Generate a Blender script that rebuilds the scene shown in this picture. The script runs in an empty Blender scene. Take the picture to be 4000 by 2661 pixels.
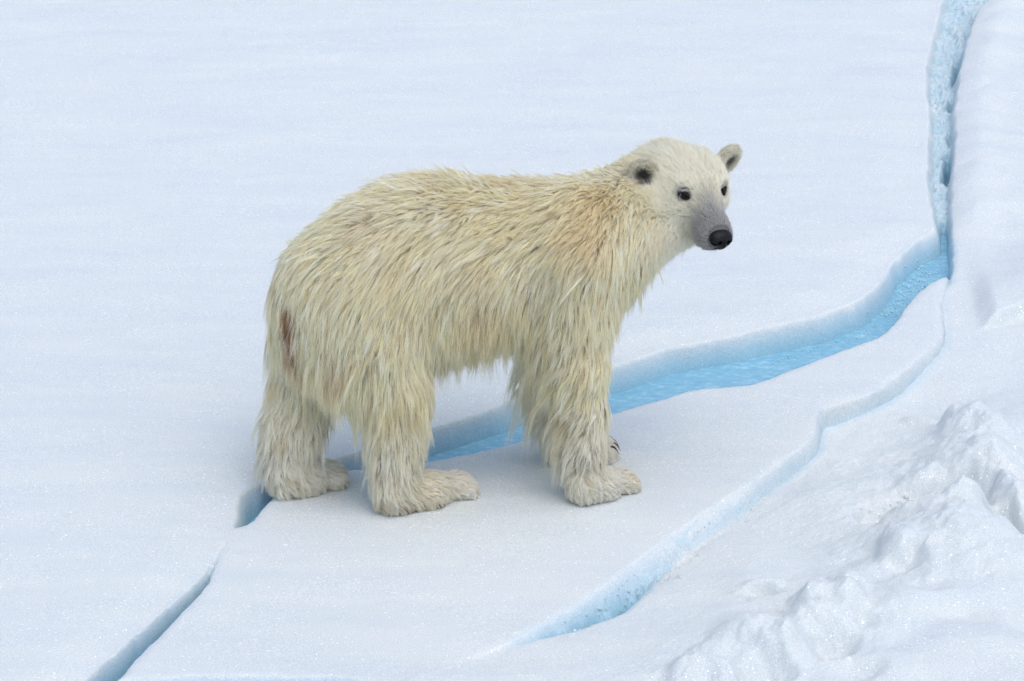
import bpy, math, random
import numpy as np
from mathutils import Vector, Matrix
from mathutils.kdtree import KDTree

random.seed(7)
rng = np.random.default_rng(11)
C = bpy.context.scene.collection
R = math.radians
DBG = globals().get('DBG', '')

# ------------------------------------------------------------------ camera, world, sun, exposure
PITCH = R(22.0)
DIST = 14.0
FPX = 4400.0
CP, SP = math.cos(PITCH), math.sin(PITCH)
CAM = np.array([0.0, -DIST * CP, DIST * SP])
RT = np.array([1.0, 0, 0]); UP = np.array([0, SP, CP]); FW = np.array([0, CP, -SP])
scene = bpy.context.scene
cd = bpy.data.cameras.new('camera'); cam = bpy.data.objects.new('camera', cd); C.objects.link(cam)
cam.location = CAM; cam.rotation_euler = (R(90) - PITCH, 0, 0)
cd.sensor_width = 36; cd.lens = 36 * FPX / 1024; cd.clip_start = 0.5; cd.clip_end = 3000
scene.camera = cam
scene.render.resolution_x = 1024; scene.render.resolution_y = 681

SUN_EL, SUN_AZ = R(68), R(148)      # azimuth measured from +Y (away from the camera) towards +X
w = bpy.data.worlds.new('World'); scene.world = w; w.use_nodes = True
nt = w.node_tree; nt.nodes.clear()
wo = nt.nodes.new('ShaderNodeOutputWorld'); wb = nt.nodes.new('ShaderNodeBackground')
sky = nt.nodes.new('ShaderNodeTexSky'); sky.sky_type = 'NISHITA'; sky.sun_disc = False
sky.sun_elevation = SUN_EL; sky.sun_rotation = SUN_AZ; sky.air_density = 1.0; sky.dust_density = 3.0; sky.ozone_density = 1.0
wb.inputs['Strength'].default_value = 0.15
nt.links.new(sky.outputs[0], wb.inputs['Color']); nt.links.new(wb.outputs[0], wo.inputs['Surface'])
sl = bpy.data.lights.new('sun', 'SUN'); so = bpy.data.objects.new('sun', sl); C.objects.link(so)
sl.energy = 0.7; sl.angle = R(90); sl.color = (1.0, 0.96, 0.905)
sd = Vector((math.cos(SUN_EL) * math.sin(SUN_AZ), math.cos(SUN_EL) * math.cos(SUN_AZ), math.sin(SUN_EL)))
so.rotation_euler = sd.to_track_quat('Z', 'Y').to_euler()
scene.view_settings.view_transform = 'Standard'
scene.view_settings.look = 'None'
scene.view_settings.gamma = 1.0
scene.view_settings.use_curve_mapping = False
scene.view_settings.exposure = 0.52
scene.cycles.max_bounces = 16; scene.cycles.diffuse_bounces = 8; scene.cycles.transmission_bounces = 8

# ------------------------------------------------------------------ projection helpers (measuring the place)
K = 1024 / 2357.0

def ray(u, v):
    """direction through picture point given in the 2357-wide reading of the photograph"""
    u = np.asarray(u, float) * K; v = np.asarray(v, float) * K
    d = FW + ((u - 512) / FPX)[..., None] * RT - ((v - 340.5) / FPX)[..., None] * UP
    return d / np.linalg.norm(d, axis=-1, keepdims=True)

def ground(u, v, z=0.0):
    d = ray(u, v); t = (z - CAM[2]) / d[..., 2]
    return CAM + d * t[..., None]

def project(P):
    q = P - CAM
    dz = q @ FW
    return (512 + FPX * (q @ RT) / dz) / K, (340.5 - FPX * (q @ UP) / dz) / K

# ------------------------------------------------------------------ noise
_perm = np.random.default_rng(5).permutation(1024)
_gr = np.random.default_rng(6).uniform(0, 2 * math.pi, 1024)

def perlin(x, y, seed=0):
    xi = np.floor(x).astype(np.int64); yi = np.floor(y).astype(np.int64)
    xf = x - xi; yf = y - yi
    def g(ix, iy, fx, fy):
        h = _perm[(_perm[(ix + seed * 37) & 1023] + iy) & 1023]
        a = _gr[h]
        return np.cos(a) * fx + np.sin(a) * fy
    sx = xf * xf * xf * (xf * (xf * 6 - 15) + 10); sy = yf * yf * yf * (yf * (yf * 6 - 15) + 10)
    a = g(xi, yi, xf, yf); b = g(xi + 1, yi, xf - 1, yf)
    c = g(xi, yi + 1, xf, yf - 1); d = g(xi + 1, yi + 1, xf - 1, yf - 1)
    return (a + sx * (b - a)) * (1 - sy) + (c + sx * (d - c)) * sy

def fbm(x, y, f, octs=4, seed=0, gain=0.5):
    r = 0; a = 1
    for o in range(octs):
        r = r + a * perlin(x * f, y * f, seed + o); f *= 2.03; a *= gain
    return r

def sst(a, b, x):
    t = np.clip((x - a) / (b - a), 0, 1); return t * t * (3 - 2 * t)

# ------------------------------------------------------------------ material helpers
def mat(name):
    m = bpy.data.materials.new(name); m.use_nodes = True
    nt = m.node_tree; b = nt.nodes['Principled BSDF']
    return m, nt, b

def N(nt, t, **kw):
    n = nt.nodes.new(t)
    for k, v in kw.items():
        if k.startswith('i_'):
            n.inputs[k[2:].replace('_', ' ')].default_value = v
        else:
            setattr(n, k, v)
    return n

def ramp(nt, stops, fac=None):
    r = nt.nodes.new('ShaderNodeValToRGB'); e = r.color_ramp.elements
    while len(e) < len(stops): e.new(0.5)
    for k, (p, c) in enumerate(stops):
        e[k].position = p; e[k].color = (*c, 1) if len(c) == 3 else c
    if fac is not None: nt.links.new(fac, r.inputs[0])
    return r

def mesh_obj(name, V, F, m, parent=None, smooth=True):
    me = bpy.data.meshes.new(name)
    V = np.asarray(V, np.float32); F = np.asarray(F, np.int32)
    me.vertices.add(len(V)); me.vertices.foreach_set('co', V.ravel())
    k = F.shape[1]
    me.loops.add(F.size); me.loops.foreach_set('vertex_index', F.ravel())
    me.polygons.add(len(F)); me.polygons.foreach_set('loop_start', np.arange(0, F.size, k, dtype=np.int32))
    try: me.polygons.foreach_set('loop_total', np.full(len(F), k, np.int32))
    except Exception: pass
    me.update(calc_edges=True); me.validate()
    if smooth: me.polygons.foreach_set('use_smooth', np.ones(len(me.polygons), bool))
    me.materials.append(m)
    o = bpy.data.objects.new(name, me); C.objects.link(o)
    if parent is not None: o.parent = parent
    return o

# ------------------------------------------------------------------ terrain: three sheets of snow covered ice parted by cracks
def seg_dist(X, Y, pts, closed=True):
    """unsigned distance to a polyline and inside test"""
    d2 = np.full(X.shape, 1e9); inside = np.zeros(X.shape, bool)
    n = len(pts)
    for i in range(n if closed else n - 1):
        x0, y0 = pts[i][:2]; x1, y1 = pts[(i + 1) % n][:2]
        ex, ey = x1 - x0, y1 - y0; L = ex * ex + ey * ey + 1e-12
        t = np.clip(((X - x0) * ex + (Y - y0) * ey) / L, 0, 1)
        dd = (X - x0 - t * ex) ** 2 + (Y - y0 - t * ey) ** 2
        np.minimum(d2, dd, out=d2)
        if closed:
            c = (y0 > Y) != (y1 > Y)
            if abs(ey) > 1e-12:
                inside ^= c & (X < (x1 - x0) * (Y - y0) / (y1 - y0) + x0)
    return np.sqrt(d2), inside

def sd_poly(X, Y, pts):
    d, i = seg_dist(X, Y, pts); return np.where(i, -d, d)

def gp(lst, z=0.0):
    a = np.array(lst, float); return ground(a[:, 0], a[:, 1], z)[:, :2]

def smooth_line(p, it=2):
    for _ in range(it):
        q = [p[0]]
        for a, b in zip(p[:-1], p[1:]):
            q += [a * .75 + b * .25, a * .25 + b * .75]
        q.append(p[-1]); p = np.array(q)
    return p

ZN = 0.02
WATER_Z = -0.078
A_left = [(2190, -220), (2178, -60), (2164, 0), (2142, 80), (2122, 180), (2137, 260), (2131, 330), (2130, 420), (2140, 480), (2152, 525)]
B_far = [(2120, 536), (2085, 560), (2045, 600), (2025, 645), (1960, 690), (1850, 728), (1765, 742), (1700, 760), (1600, 778), (1500, 800), (1430, 826),
         (1300, 868), (1200, 903), (1100, 938), (1000, 968), (900, 1000), (820, 1030), (740, 1055), (650, 1085), (580, 1108), (552, 1122), (545, 1150), (534, 1195), (529, 1214)]
pinch = [(512, 1238), (497, 1262)]
C_left = [(491, 1275), (470, 1312), (400, 1372), (330, 1432), (260, 1495), (170, 1568), (60, 1660), (-200, 1850)]
far_line = np.vstack([gp(A_left, ZN), gp(B_far, ZN), gp(pinch, ZN), gp(C_left, ZN)])
far_line = smooth_line(far_line, 2)
polyN = np.vstack([far_line, [[-400, -30], [-400, 400], [far_line[0, 0] + 6, 400]]])

B_near = [(2183, 632), (2160, 637), (2135, 652), (2100, 682), (2062, 738), (2030, 772), (1960, 797), (1850, 836), (1740, 880), (1700, 884), (1600, 889), (1530, 911),
          (1400, 947), (1300, 978), (1200, 1012), (1100, 1038), (1000, 1060), (900, 1072), (830, 1076), (740, 1086), (680, 1108), (630, 1140), (604, 1166), (588, 1192), (560, 1207), (531, 1214)]
C_right = [(512, 1238), (503, 1266), (496, 1290), (483, 1322), (474, 1345), (436, 1386), (400, 1422), (368, 1458), (320, 1502), (290, 1542), (258, 1572), (180, 1650), (0, 1830)]
D_edge = [(700, 1640), (880, 1585), (1010, 1545), (1120, 1500), (1170, 1481), (1220, 1455), (1300, 1415), (1400, 1348), (1480, 1292), (1600, 1208), (1740, 1108), (1800, 1060),
          (1870, 1015), (1884, 985), (1882, 942), (1940, 925), (2000, 908), (2060, 872), (2120, 825), (2168, 785), (2172, 740), (2166, 690), (2178, 655)]
mline = np.vstack([smooth_line(gp(B_near), 1), smooth_line(gp(C_right), 1), [[-3.0, -8.0], [-0.6, -8.0]], smooth_line(gp(D_edge), 1)])
polyM = mline

E_top = [(2183, 640), (2192, 600), (2190, 560), (2187, 500), (2192, 400), (2197, 330), (2197, 260), (2207, 180), (2225, 110), (2238, 70), (2252, 32), (2292, 0), (2330, -60), (2400, -220)]
E_lip = [(700, 1650), (880, 1588), (935, 1568), (1030, 1528), (1130, 1492), (1180, 1481), (1240, 1463), (1330, 1446), (1395, 1420), (1440, 1400), (1480, 1360), (1500, 1320), (1530, 1285),
         (1600, 1190), (1750, 1080), (1850, 960), (1950, 890), (2100, 790), (2150, 690)]
eline = np.vstack([smooth_line(gp(E_lip, -.02), 1), gp(E_top, 0)])
polyE = np.vstack([eline, [[eline[-1, 0] + 6, 400], [400, 400], [400, -60], [-0.3, -60]]])

def idw(X, Y, pts, p=2.2, z=0.0):
    num = 0; den = 0
    for (u, v, val) in pts:
        g = ground(np.array(u), np.array(v), z)
        w_ = 1 / (((X - g[0]) ** 2 + (Y - g[1]) ** 2) + 0.01) ** (p / 2)
        num = num + w_ * val; den = den + w_
    return num / den

E_BASE = [(1950, 960, -.075), (2100, 880, -.07), (1850, 1060, -.07), (1750, 1180, -.065), (1620, 1290, -.065), (1500, 1400, -.035), (1300, 1500, -.015), (1000, 1580, 0), (600, 1700, 0),
          (2250, 800, -.035), (2230, 620, -.01), (2300, 400, .02), (2260, 150, .03), (2340, 0, .03), (1800, 1300, -.02), (2050, 1100, -.015), (2300, 1000, .03),
          (2200, 1200, .03), (2200, 1350, .02), (1700, 1500, .01), (2100, 1500, .03), (2340, 1300, .04), (2340, 1560, .04), (2500, 700, 0), (2500, 100, .03)]

# (u, v, half width px, aspect in depth, height)  domes and hollows of broken snow
LUMPS = [
    (2265, 1110, 140, .9, .035), (2110, 1270, 130, .8, .025), (1950, 1400, 130, .8, .03), (1780, 1500, 110, .8, .025), (2260, 1340, 170, .8, .03), (2080, 1450, 140, .7, .02),
    (2225, 985, 50, 1.0, .062), (2180, 965, 22, 1.0, .03), (2120, 940, 26, .8, .022), (2290, 1010, 34, 1.0, .03), (2200, 1075, 85, .9, .05), (2300, 1100, 60, 1.0, .045),
    (2120, 1120, 45, .8, .03), (2095, 1140, 34, 1.0, -.02),
    (2110, 1170, 60, .95, -.075), (2190, 1155, 60, 1.0, -.085), (2020, 1180, 45, .8, -.05), (2310, 1225, 28, 1.3, -.11), (2350, 1250, 26, 1.2, -.11),
    (2345, 1185, 48, 1.0, .075), (2310, 1150, 22, 1.0, .03),
    (2064, 1222, 30, .7, .035), (2125, 1220, 45, .6, .035), (2225, 1205, 46, .85, .085), (2200, 1230, 60, .8, .035), (2280, 1262, 60, .9, .02), (2160, 1270, 100, .8, .04), (2240, 1300, 130, .9, .03),
    (2000, 1265, 60, .7, .02), (2062, 1300, 34, 1.0, .04), (2090, 1335, 30, .7, -.028), (2000, 1330, 50, .7, .02),
    (1765, 1366, 34, .55, -.035), (1770, 1345, 40, .5, .02), (1946, 1372, 36, 1.0, .05), (1874, 1410, 34, 1.2, .055), (1955, 1420, 34, .9, .05), (1985, 1460, 22, .8, -.02),
    (1900, 1440, 60, .7, .04), (1774, 1505, 46, 1.0, .05), (1830, 1515, 34, 1.0, .045), (1915, 1500, 40, .8, -.05), (1774, 1560, 40, .7, -.05), (1700, 1490, 40, .8, .03), (1860, 1470, 50, .6, .035),
    (1590, 1565, 40, .9, .045), (1668, 1575, 34, 1.0, .045), (1730, 1590, 40, .9, -.03), (1640, 1520, 34, .7, .02), (1720, 1440, 50, .6, .015),
    (2214, 1440, 60, .6, -.022), (2100, 1420, 70, .7, .02), (2250, 1500, 90, .6, .02), (2050, 1560, 70, .7, .02), (1980, 1560, 40, .6, -.02),
    (2120, 1390, 40, .5, -.014), (2320, 1400, 60, .6, .015),
]

def slab_height(X, Y):
    return 0.006 * fbm(X, Y, 1.1, 2, 3) + 0.0016 * fbm(X, Y, 7, 2, 9)

def wavy(X, Y, amp=0.006, f=18, seed=40):
    return amp * fbm(X, Y, f, 3, seed)

def heights(X, Y):
    Xw = X + wavy(X, Y, .008, 9, 41); Yw = Y + wavy(X, Y, .012, 9, 47)
    dN = sd_poly(Xw, Yw, polyN); 
    dM = sd_poly(X + wavy(X, Y, .004, 14, 51), Y + wavy(X, Y, .006, 14, 57), polyM)
    dE = sd_poly(Xw, Yw, polyE)
    gran = np.abs(fbm(X, Y, 34, 3, 60)) + .5 * np.abs(perlin(X * 95, Y * 95, 66)); chunk = np.maximum(fbm(X, Y * .8, 17, 3, 62), -.2)       # crumbly crystals
    # N : long wind ripples, very soft
    cr = Y - .36 * X + .12 * fbm(X, Y, 1.3, 2, 69); rip = perlin(X * 1.3, cr * 4.2, 70) + .6 * perlin(X * 3.0, cr * 10, 72) * (.5 + perlin(X * .9, Y * .9, 73))
    zN0 = ZN + .006 * rip + .02 * fbm(X, Y, .35, 2, 74) + .0012 * fbm(X, Y, 16, 2, 76)
    # E
    zE0 = idw(X, Y, E_BASE)
    ae = np.zeros_like(X)
    belt = 0
    Xl = X + .022 * fbm(X, Y, 7, 3, 81); Yl = Y + .03 * fbm(X, Y, 7, 3, 85)
    for (u, v, hw, asp, h) in LUMPS:
        g = ground(np.array(float(u)), np.array(float(v)), 0.0)
        rx = hw * K / 345.0; ry = rx * asp * 1.35
        r2 = ((Xl - g[0]) / (rx * 1.8)) ** 2 + ((Yl - g[1]) / (ry * 1.8)) ** 2
        m = r2 < 1.0
        ae[m] += h * (1 - r2[m]) ** 2.0 * (1.05 if h > 0 else 1.25)
        belt = np.maximum(belt, np.exp(-r2 * .5)) if abs(h) > .03 else belt
    bill = .5 - np.abs(fbm(Xl, Yl * .9, 5.5, 4, 90, .55))
    bxx = ground(np.array(2190.), np.array(560.), 0)[1]
    zE0 = zE0 + .032 * np.exp(-(((-dE) - .09) / .07) ** 2) * sst(bxx, bxx + .3, Y) * (.6 + .8 * np.abs(perlin(X * 3, Y * 3, 98)))
    zE0 = zE0 + .026 * fbm(X, Y, 2.0, 3, 97) * sst(.05, .3, -dE) + ae + belt * (.006 * gran + .008 * chunk) + belt * (.030 * (bill - .25) + .026 * fbm(Xl, Yl * .8, 2.6, 2, 93)) + .004 * fbm(X, Y, 5, 3, 95) + .0016 * gran
    # low crack just inside the bottom margin
    # step recess at the right margin
    gl = gp([(2262, 745), (2300, 735), (2357, 720), (2460, 690)]); dl, _ = seg_dist(X, Y, gl, False)
    yl = np.interp(X, gl[:, 0], gl[:, 1]); back = Y - yl
    fadeX = sst(gl[0, 0] - .02, gl[0, 0] + .06, X)
    zE0 = zE0 + fadeX * .042 * sst(-.01, .025, back) * (1 - sst(.1, .7, back))
    zM0 = slab_height(X, Y)
    g1 = ground(np.array(1560.), np.array(1290.)); wt = np.exp(-(((X - g1[0]) / .42) ** 2 + ((Y - g1[1]) / .75) ** 2))
    zE0 = zE0 + wt * (.030 - .062 * np.exp(-np.maximum(dM, 0) / .085) + .007 * (gran - .4) * np.exp(-np.maximum(dM, 0) / .12))
    # slope of the slab towards the bank gets wide and granular in the middle of its edge
    g1 = ground(np.array(1610.), np.array(1240.)); wd = np.exp(-(((X - g1[0]) / .30) ** 2 + ((Y - g1[1]) / .55) ** 2))
    g2 = ground(np.array(1300.), np.array(1430.)); wd2 = np.exp(-(((X - g2[0]) / .25) ** 2 + ((Y - g2[1]) / .4) ** 2))
    onD = (dE < .05).astype(float)
    wM = .016 + .16 * wd + .06 * wd2
    # floor level map
    bx = ground(np.array(2190.), np.array(560.), 0)          # junction
    inA = sst(bx[1] - .05, bx[1] + .25, Y) * (X > 1.2)
    pc = ground(np.array(512.), np.array(1240.), 0)
    nearp = np.exp(-(((X - pc[0]) / .04) ** 2 + ((Y - pc[1]) / .07) ** 2))
    floorB = -.17
    slit = fbm(X, Y, 3.0, 2, 100)
    floorA = -.045 - .095 * sst(.035, .0, np.abs(dE - .010)) * np.clip(.45 + 2.0 * slit, 0, 1.3) + .03 * gran + .03 * chunk
    # C: blue crack, crumbs against the right lip
    inC = (Y < pc[1]) & (X < .0) & (X < pc[0] + .1)
    floorC = -.13 + .05 * sst(.09, .02, dM) * sst(-.0, -.6, Y - pc[1] + .35) * (.5 + gran) + .02 * gran
    gd = ground(np.array(1330.), np.array(1420.)); 
    inD = (Y < ground(np.array(1500.), np.array(1240.))[1]) & (X > -.25) & (~inC)
    floorD = -.13 + .055 * chunk + .085 * sst(-.35, .9, 1.4 * fbm(X, Y, 6, 2, 110) + 1.2 * (gran - .45)) * 1.0
    fl = np.full_like(X, floorB)
    fl = fl * (1 - inA) + floorA * inA
    fl = np.where(inC, floorC, fl); fl = np.where(inD, floorD, fl)
    fl = fl * (1 - nearp) - .012 * nearp
    # profiles outside each sheet
    wN = .070 - .02 * inA - .0 * nearp + .015 * fbm(X, Y, 5, 2, 120)
    wN = np.where(inC, .022, wN)
    low = np.minimum(fl - .04, -.05)
    pN = zN0 - .016 * sst(-.16, .0, dN) * (1 - .6 * inA) + (low - zN0) * sst(-.012, 1, dN / wN)
    pM = zM0 - .004 * sst(-.03, .0, dM) + (low - zM0) * sst(-.2, 1, dM / wM) + .010 * gran * wd * (dM > -.01)
    wE = .03
    pE = zE0 - .004 * sst(-.03, 0, dE) + (low - zE0) * sst(-.2, 1, dE / wE)
    q = gp([(215, 1600), (262, 1574), (300, 1562), (420, 1556), (600, 1553), (740, 1555), (830, 1561), (880, 1572), (880, 1640), (215, 1660)]); dq = sd_poly(Xw, Yw, q)
    pM = pM - .07 * sst(.012, -.05, dq)
    bigM = (dM < .2)
    pM = np.where(bigM, pM, -9)
    stack = np.stack([pN, pM, pE, fl])
    idx = stack.argmax(0)
    # smooth union of the four
    z = stack[0]
    for k in range(1, 4):
        a, b = z, stack[k]; kk = .008
        h = np.clip(.5 + .5 * (a - b) / kk, 0, 1); z = b * (1 - h) + a * h + kk * h * (1 - h)
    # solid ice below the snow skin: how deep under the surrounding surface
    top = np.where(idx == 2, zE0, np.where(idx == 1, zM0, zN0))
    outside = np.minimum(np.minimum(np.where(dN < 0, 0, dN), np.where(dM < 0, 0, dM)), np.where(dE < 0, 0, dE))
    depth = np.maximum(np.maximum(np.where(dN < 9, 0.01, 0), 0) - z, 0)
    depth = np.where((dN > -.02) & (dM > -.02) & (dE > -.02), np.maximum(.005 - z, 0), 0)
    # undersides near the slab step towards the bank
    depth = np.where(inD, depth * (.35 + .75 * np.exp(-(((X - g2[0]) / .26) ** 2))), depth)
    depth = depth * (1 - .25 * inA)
    depth = np.maximum(depth, np.where((dM > -.004) & (dE < .03) & (dN > .02), (.022 + .03 * np.exp(-(((X - g2[0]) / .3) ** 2))) * sst(.002, .05, zM0 - z) * (1 - sst(.012, .040, dM)), 0))  # bluish shade of the snow step wall, painted in as extra depth
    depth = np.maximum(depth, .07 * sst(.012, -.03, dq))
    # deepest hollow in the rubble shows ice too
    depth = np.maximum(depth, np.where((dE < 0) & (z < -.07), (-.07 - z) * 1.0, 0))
    return z, idx, depth, gran

def axis(a, b, st, far, grow=1.22):
    c = list(np.arange(a, b + 1e-9, st)); s = st; x = c[-1]
    while x < far: s *= grow; x += s; c.append(x)
    s = st; x = c[0]; l = []
    while x > -far: s *= grow; x -= s; l.append(x)
    return np.array(l[::-1] + c)

GX = axis(-2.1, 2.15, .0062, 600); GY = axis(-2.6, 3.9, .0082, 900)
GXX, GYY = np.meshgrid(GX, GY)
GZ, GI, GD, GG = heights(GXX, GYY)

# ---- feet press slightly into the slab (filled by the bear section through this list)
def snow_material():
    m, nt, b = mat('snow')
    L = nt.links.new
    tc = N(nt, 'ShaderNodeTexCoord')
    at = N(nt, 'ShaderNodeAttribute', attribute_name='depth')
    n1 = N(nt, 'ShaderNodeTexNoise', i_Scale=260.0, i_Detail=4.0, i_Roughness=.7); L(tc.outputs['Object'], n1.inputs['Vector'])
    n2 = N(nt, 'ShaderNodeTexNoise', i_Scale=28.0, i_Detail=5.0, i_Roughness=.6); L(tc.outputs['Object'], n2.inputs['Vector'])
    mp4 = N(nt, 'ShaderNodeMapping'); mp4.inputs['Rotation'].default_value = (0, 0, R(-20)); mp4.inputs['Scale'].default_value = (1.6, 7.0, 3.0); L(tc.outputs['Object'], mp4.inputs[0])
    n4 = N(nt, 'ShaderNodeTexNoise', i_Scale=1.0, i_Detail=7.0, i_Roughness=.62); L(mp4.outputs[0], n4.inputs['Vector'])
    vo = N(nt, 'ShaderNodeTexVoronoi', i_Scale=240.0); L(tc.outputs['Object'], vo.inputs['Vector'])
    # wet grain / dry crystal tone
    r1 = ramp(nt, [(0.32, (.525, .58, .58)), (0.5, (.615, .66, .65)), (0.66, (.79, .815, .80))], n1.outputs[0])
    r4 = ramp(nt, [(0.32, (.915, .94, .975)), (0.66, (1, 1, 1))], n4.outputs[0])
    mu = N(nt, 'ShaderNodeMix', data_type='RGBA', blend_type='MULTIPLY'); mu.inputs[0].default_value = 1
    L(r1.outputs[0], mu.inputs[6]); L(r4.outputs[0], mu.inputs[7])
    # crystal glints, painted as white specks in the base colour
    gt = N(nt, 'ShaderNodeMath', operation='GREATER_THAN'); gt.inputs[1].default_value = .993
    sep = N(nt, 'ShaderNodeSeparateColor'); L(vo.outputs['Color'], sep.inputs[0])
    dp = N(nt, 'ShaderNodeMath', operation='SUBTRACT'); L(sep.outputs[0], dp.inputs[0]); L(at.outputs['Fac'], dp.inputs[1]); L(dp.outputs[0], gt.inputs[0])
    # blue ice by depth under the snow skin, plus shade painted on the slab step
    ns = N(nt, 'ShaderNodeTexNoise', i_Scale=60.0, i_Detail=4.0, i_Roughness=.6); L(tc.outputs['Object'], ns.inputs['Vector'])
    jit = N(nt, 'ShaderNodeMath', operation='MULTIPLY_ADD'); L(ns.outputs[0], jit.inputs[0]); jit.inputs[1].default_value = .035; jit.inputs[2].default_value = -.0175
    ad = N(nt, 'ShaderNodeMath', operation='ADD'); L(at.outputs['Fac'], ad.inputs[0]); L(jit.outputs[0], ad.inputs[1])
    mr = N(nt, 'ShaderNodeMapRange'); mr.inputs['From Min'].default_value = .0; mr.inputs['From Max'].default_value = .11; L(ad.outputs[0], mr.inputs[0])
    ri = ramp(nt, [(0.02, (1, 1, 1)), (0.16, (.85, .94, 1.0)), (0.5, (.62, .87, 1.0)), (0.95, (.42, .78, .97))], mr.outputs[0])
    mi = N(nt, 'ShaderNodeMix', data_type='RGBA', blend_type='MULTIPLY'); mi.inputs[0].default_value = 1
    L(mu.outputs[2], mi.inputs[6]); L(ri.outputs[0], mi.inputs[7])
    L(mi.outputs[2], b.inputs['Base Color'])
    rr = N(nt, 'ShaderNodeMapRange'); rr.inputs['To Min'].default_value = .65; rr.inputs['To Max'].default_value = .18; L(gt.outputs[0], rr.inputs[0])
    L(rr.outputs[0], b.inputs['Roughness'])
    b.inputs['Specular IOR Level'].default_value = .35
    b.inputs['Subsurface Weight'].default_value = 0.35
    b.inputs['Subsurface Radius'].default_value = (.6, .8, 1.0)
    b.inputs['Subsurface Scale'].default_value = .018
    bp = N(nt, 'ShaderNodeBump'); bp.inputs['Strength'].default_value = .55; bp.inputs['Distance'].default_value = .004; L(n1.outputs[0], bp.inputs['Height'])
    b2 = N(nt, 'ShaderNodeBump'); b2.inputs['Strength'].default_value = .35; b2.inputs['Distance'].default_value = .010; L(n2.outputs[0], b2.inputs['Height']); L(bp.outputs[0], b2.inputs['Normal'])
    vm = N(nt, 'ShaderNodeVectorMath', operation='SUBTRACT'); L(vo.outputs['Color'], vm.inputs[0]); vm.inputs[1].default_value = (.5, .5, .5)
    vs = N(nt, 'ShaderNodeVectorMath', operation='SCALE'); L(vm.outputs[0], vs.inputs[0]); 
    sc = N(nt, 'ShaderNodeMath', operation='MULTIPLY'); L(gt.outputs[0], sc.inputs[0]); sc.inputs[1].default_value = 1.2; L(sc.outputs[0], vs.inputs['Scale'])
    va = N(nt, 'ShaderNodeVectorMath', operation='ADD'); L(b2.outputs[0], va.inputs[0]); L(vs.outputs[0], va.inputs[1])
    vn = N(nt, 'ShaderNodeVectorMath', operation='NORMALIZE'); L(va.outputs[0], vn.inputs[0]); L(b2.outputs[0], b.inputs['Normal'])
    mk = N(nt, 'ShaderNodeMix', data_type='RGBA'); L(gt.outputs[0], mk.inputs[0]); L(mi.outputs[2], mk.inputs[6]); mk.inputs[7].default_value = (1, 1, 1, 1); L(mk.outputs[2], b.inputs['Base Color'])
    return m
SNOW = snow_material()

def build_terrain():
    ny, nx = GZ.shape
    V = np.stack([GXX, GYY, GZ], -1).reshape(-1, 3)
    # normals of the whole sheet, kept when it is cut into its pieces
    zx = np.gradient(GZ, GX, axis=1); zy = np.gradient(GZ, GY, axis=0)
    Nn = np.stack([-zx, -zy, np.ones_like(zx)], -1).reshape(-1, 3); Nn /= np.linalg.norm(Nn, axis=1, keepdims=True)
    ii = np.arange(ny * nx).reshape(ny, nx)
    F = np.stack([ii[:-1, :-1], ii[:-1, 1:], ii[1:, 1:], ii[1:, :-1]], -1).reshape(-1, 4)
    cls = GI[:-1, :-1].ravel()
    names = ['snow_field', 'ice_slab', 'snow_bank', 'crack_bed']
    for k, nme in enumerate(names):
        f = F[cls == k]; used, inv = np.unique(f, return_inverse=True)
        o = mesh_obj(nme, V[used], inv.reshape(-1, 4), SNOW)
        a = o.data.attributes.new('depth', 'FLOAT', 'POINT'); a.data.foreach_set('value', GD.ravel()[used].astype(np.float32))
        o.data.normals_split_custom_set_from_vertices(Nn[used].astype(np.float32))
        o['kind'] = 'structure'
        o['label'] = ['smooth wind rippled snow field behind the bear', 'snow covered ice slab the bear stands on', 'lumpy bank of broken snow in front and to the right', 'crumbly blue ice in the bottom of the cracks'][k]
build_terrain()

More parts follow.
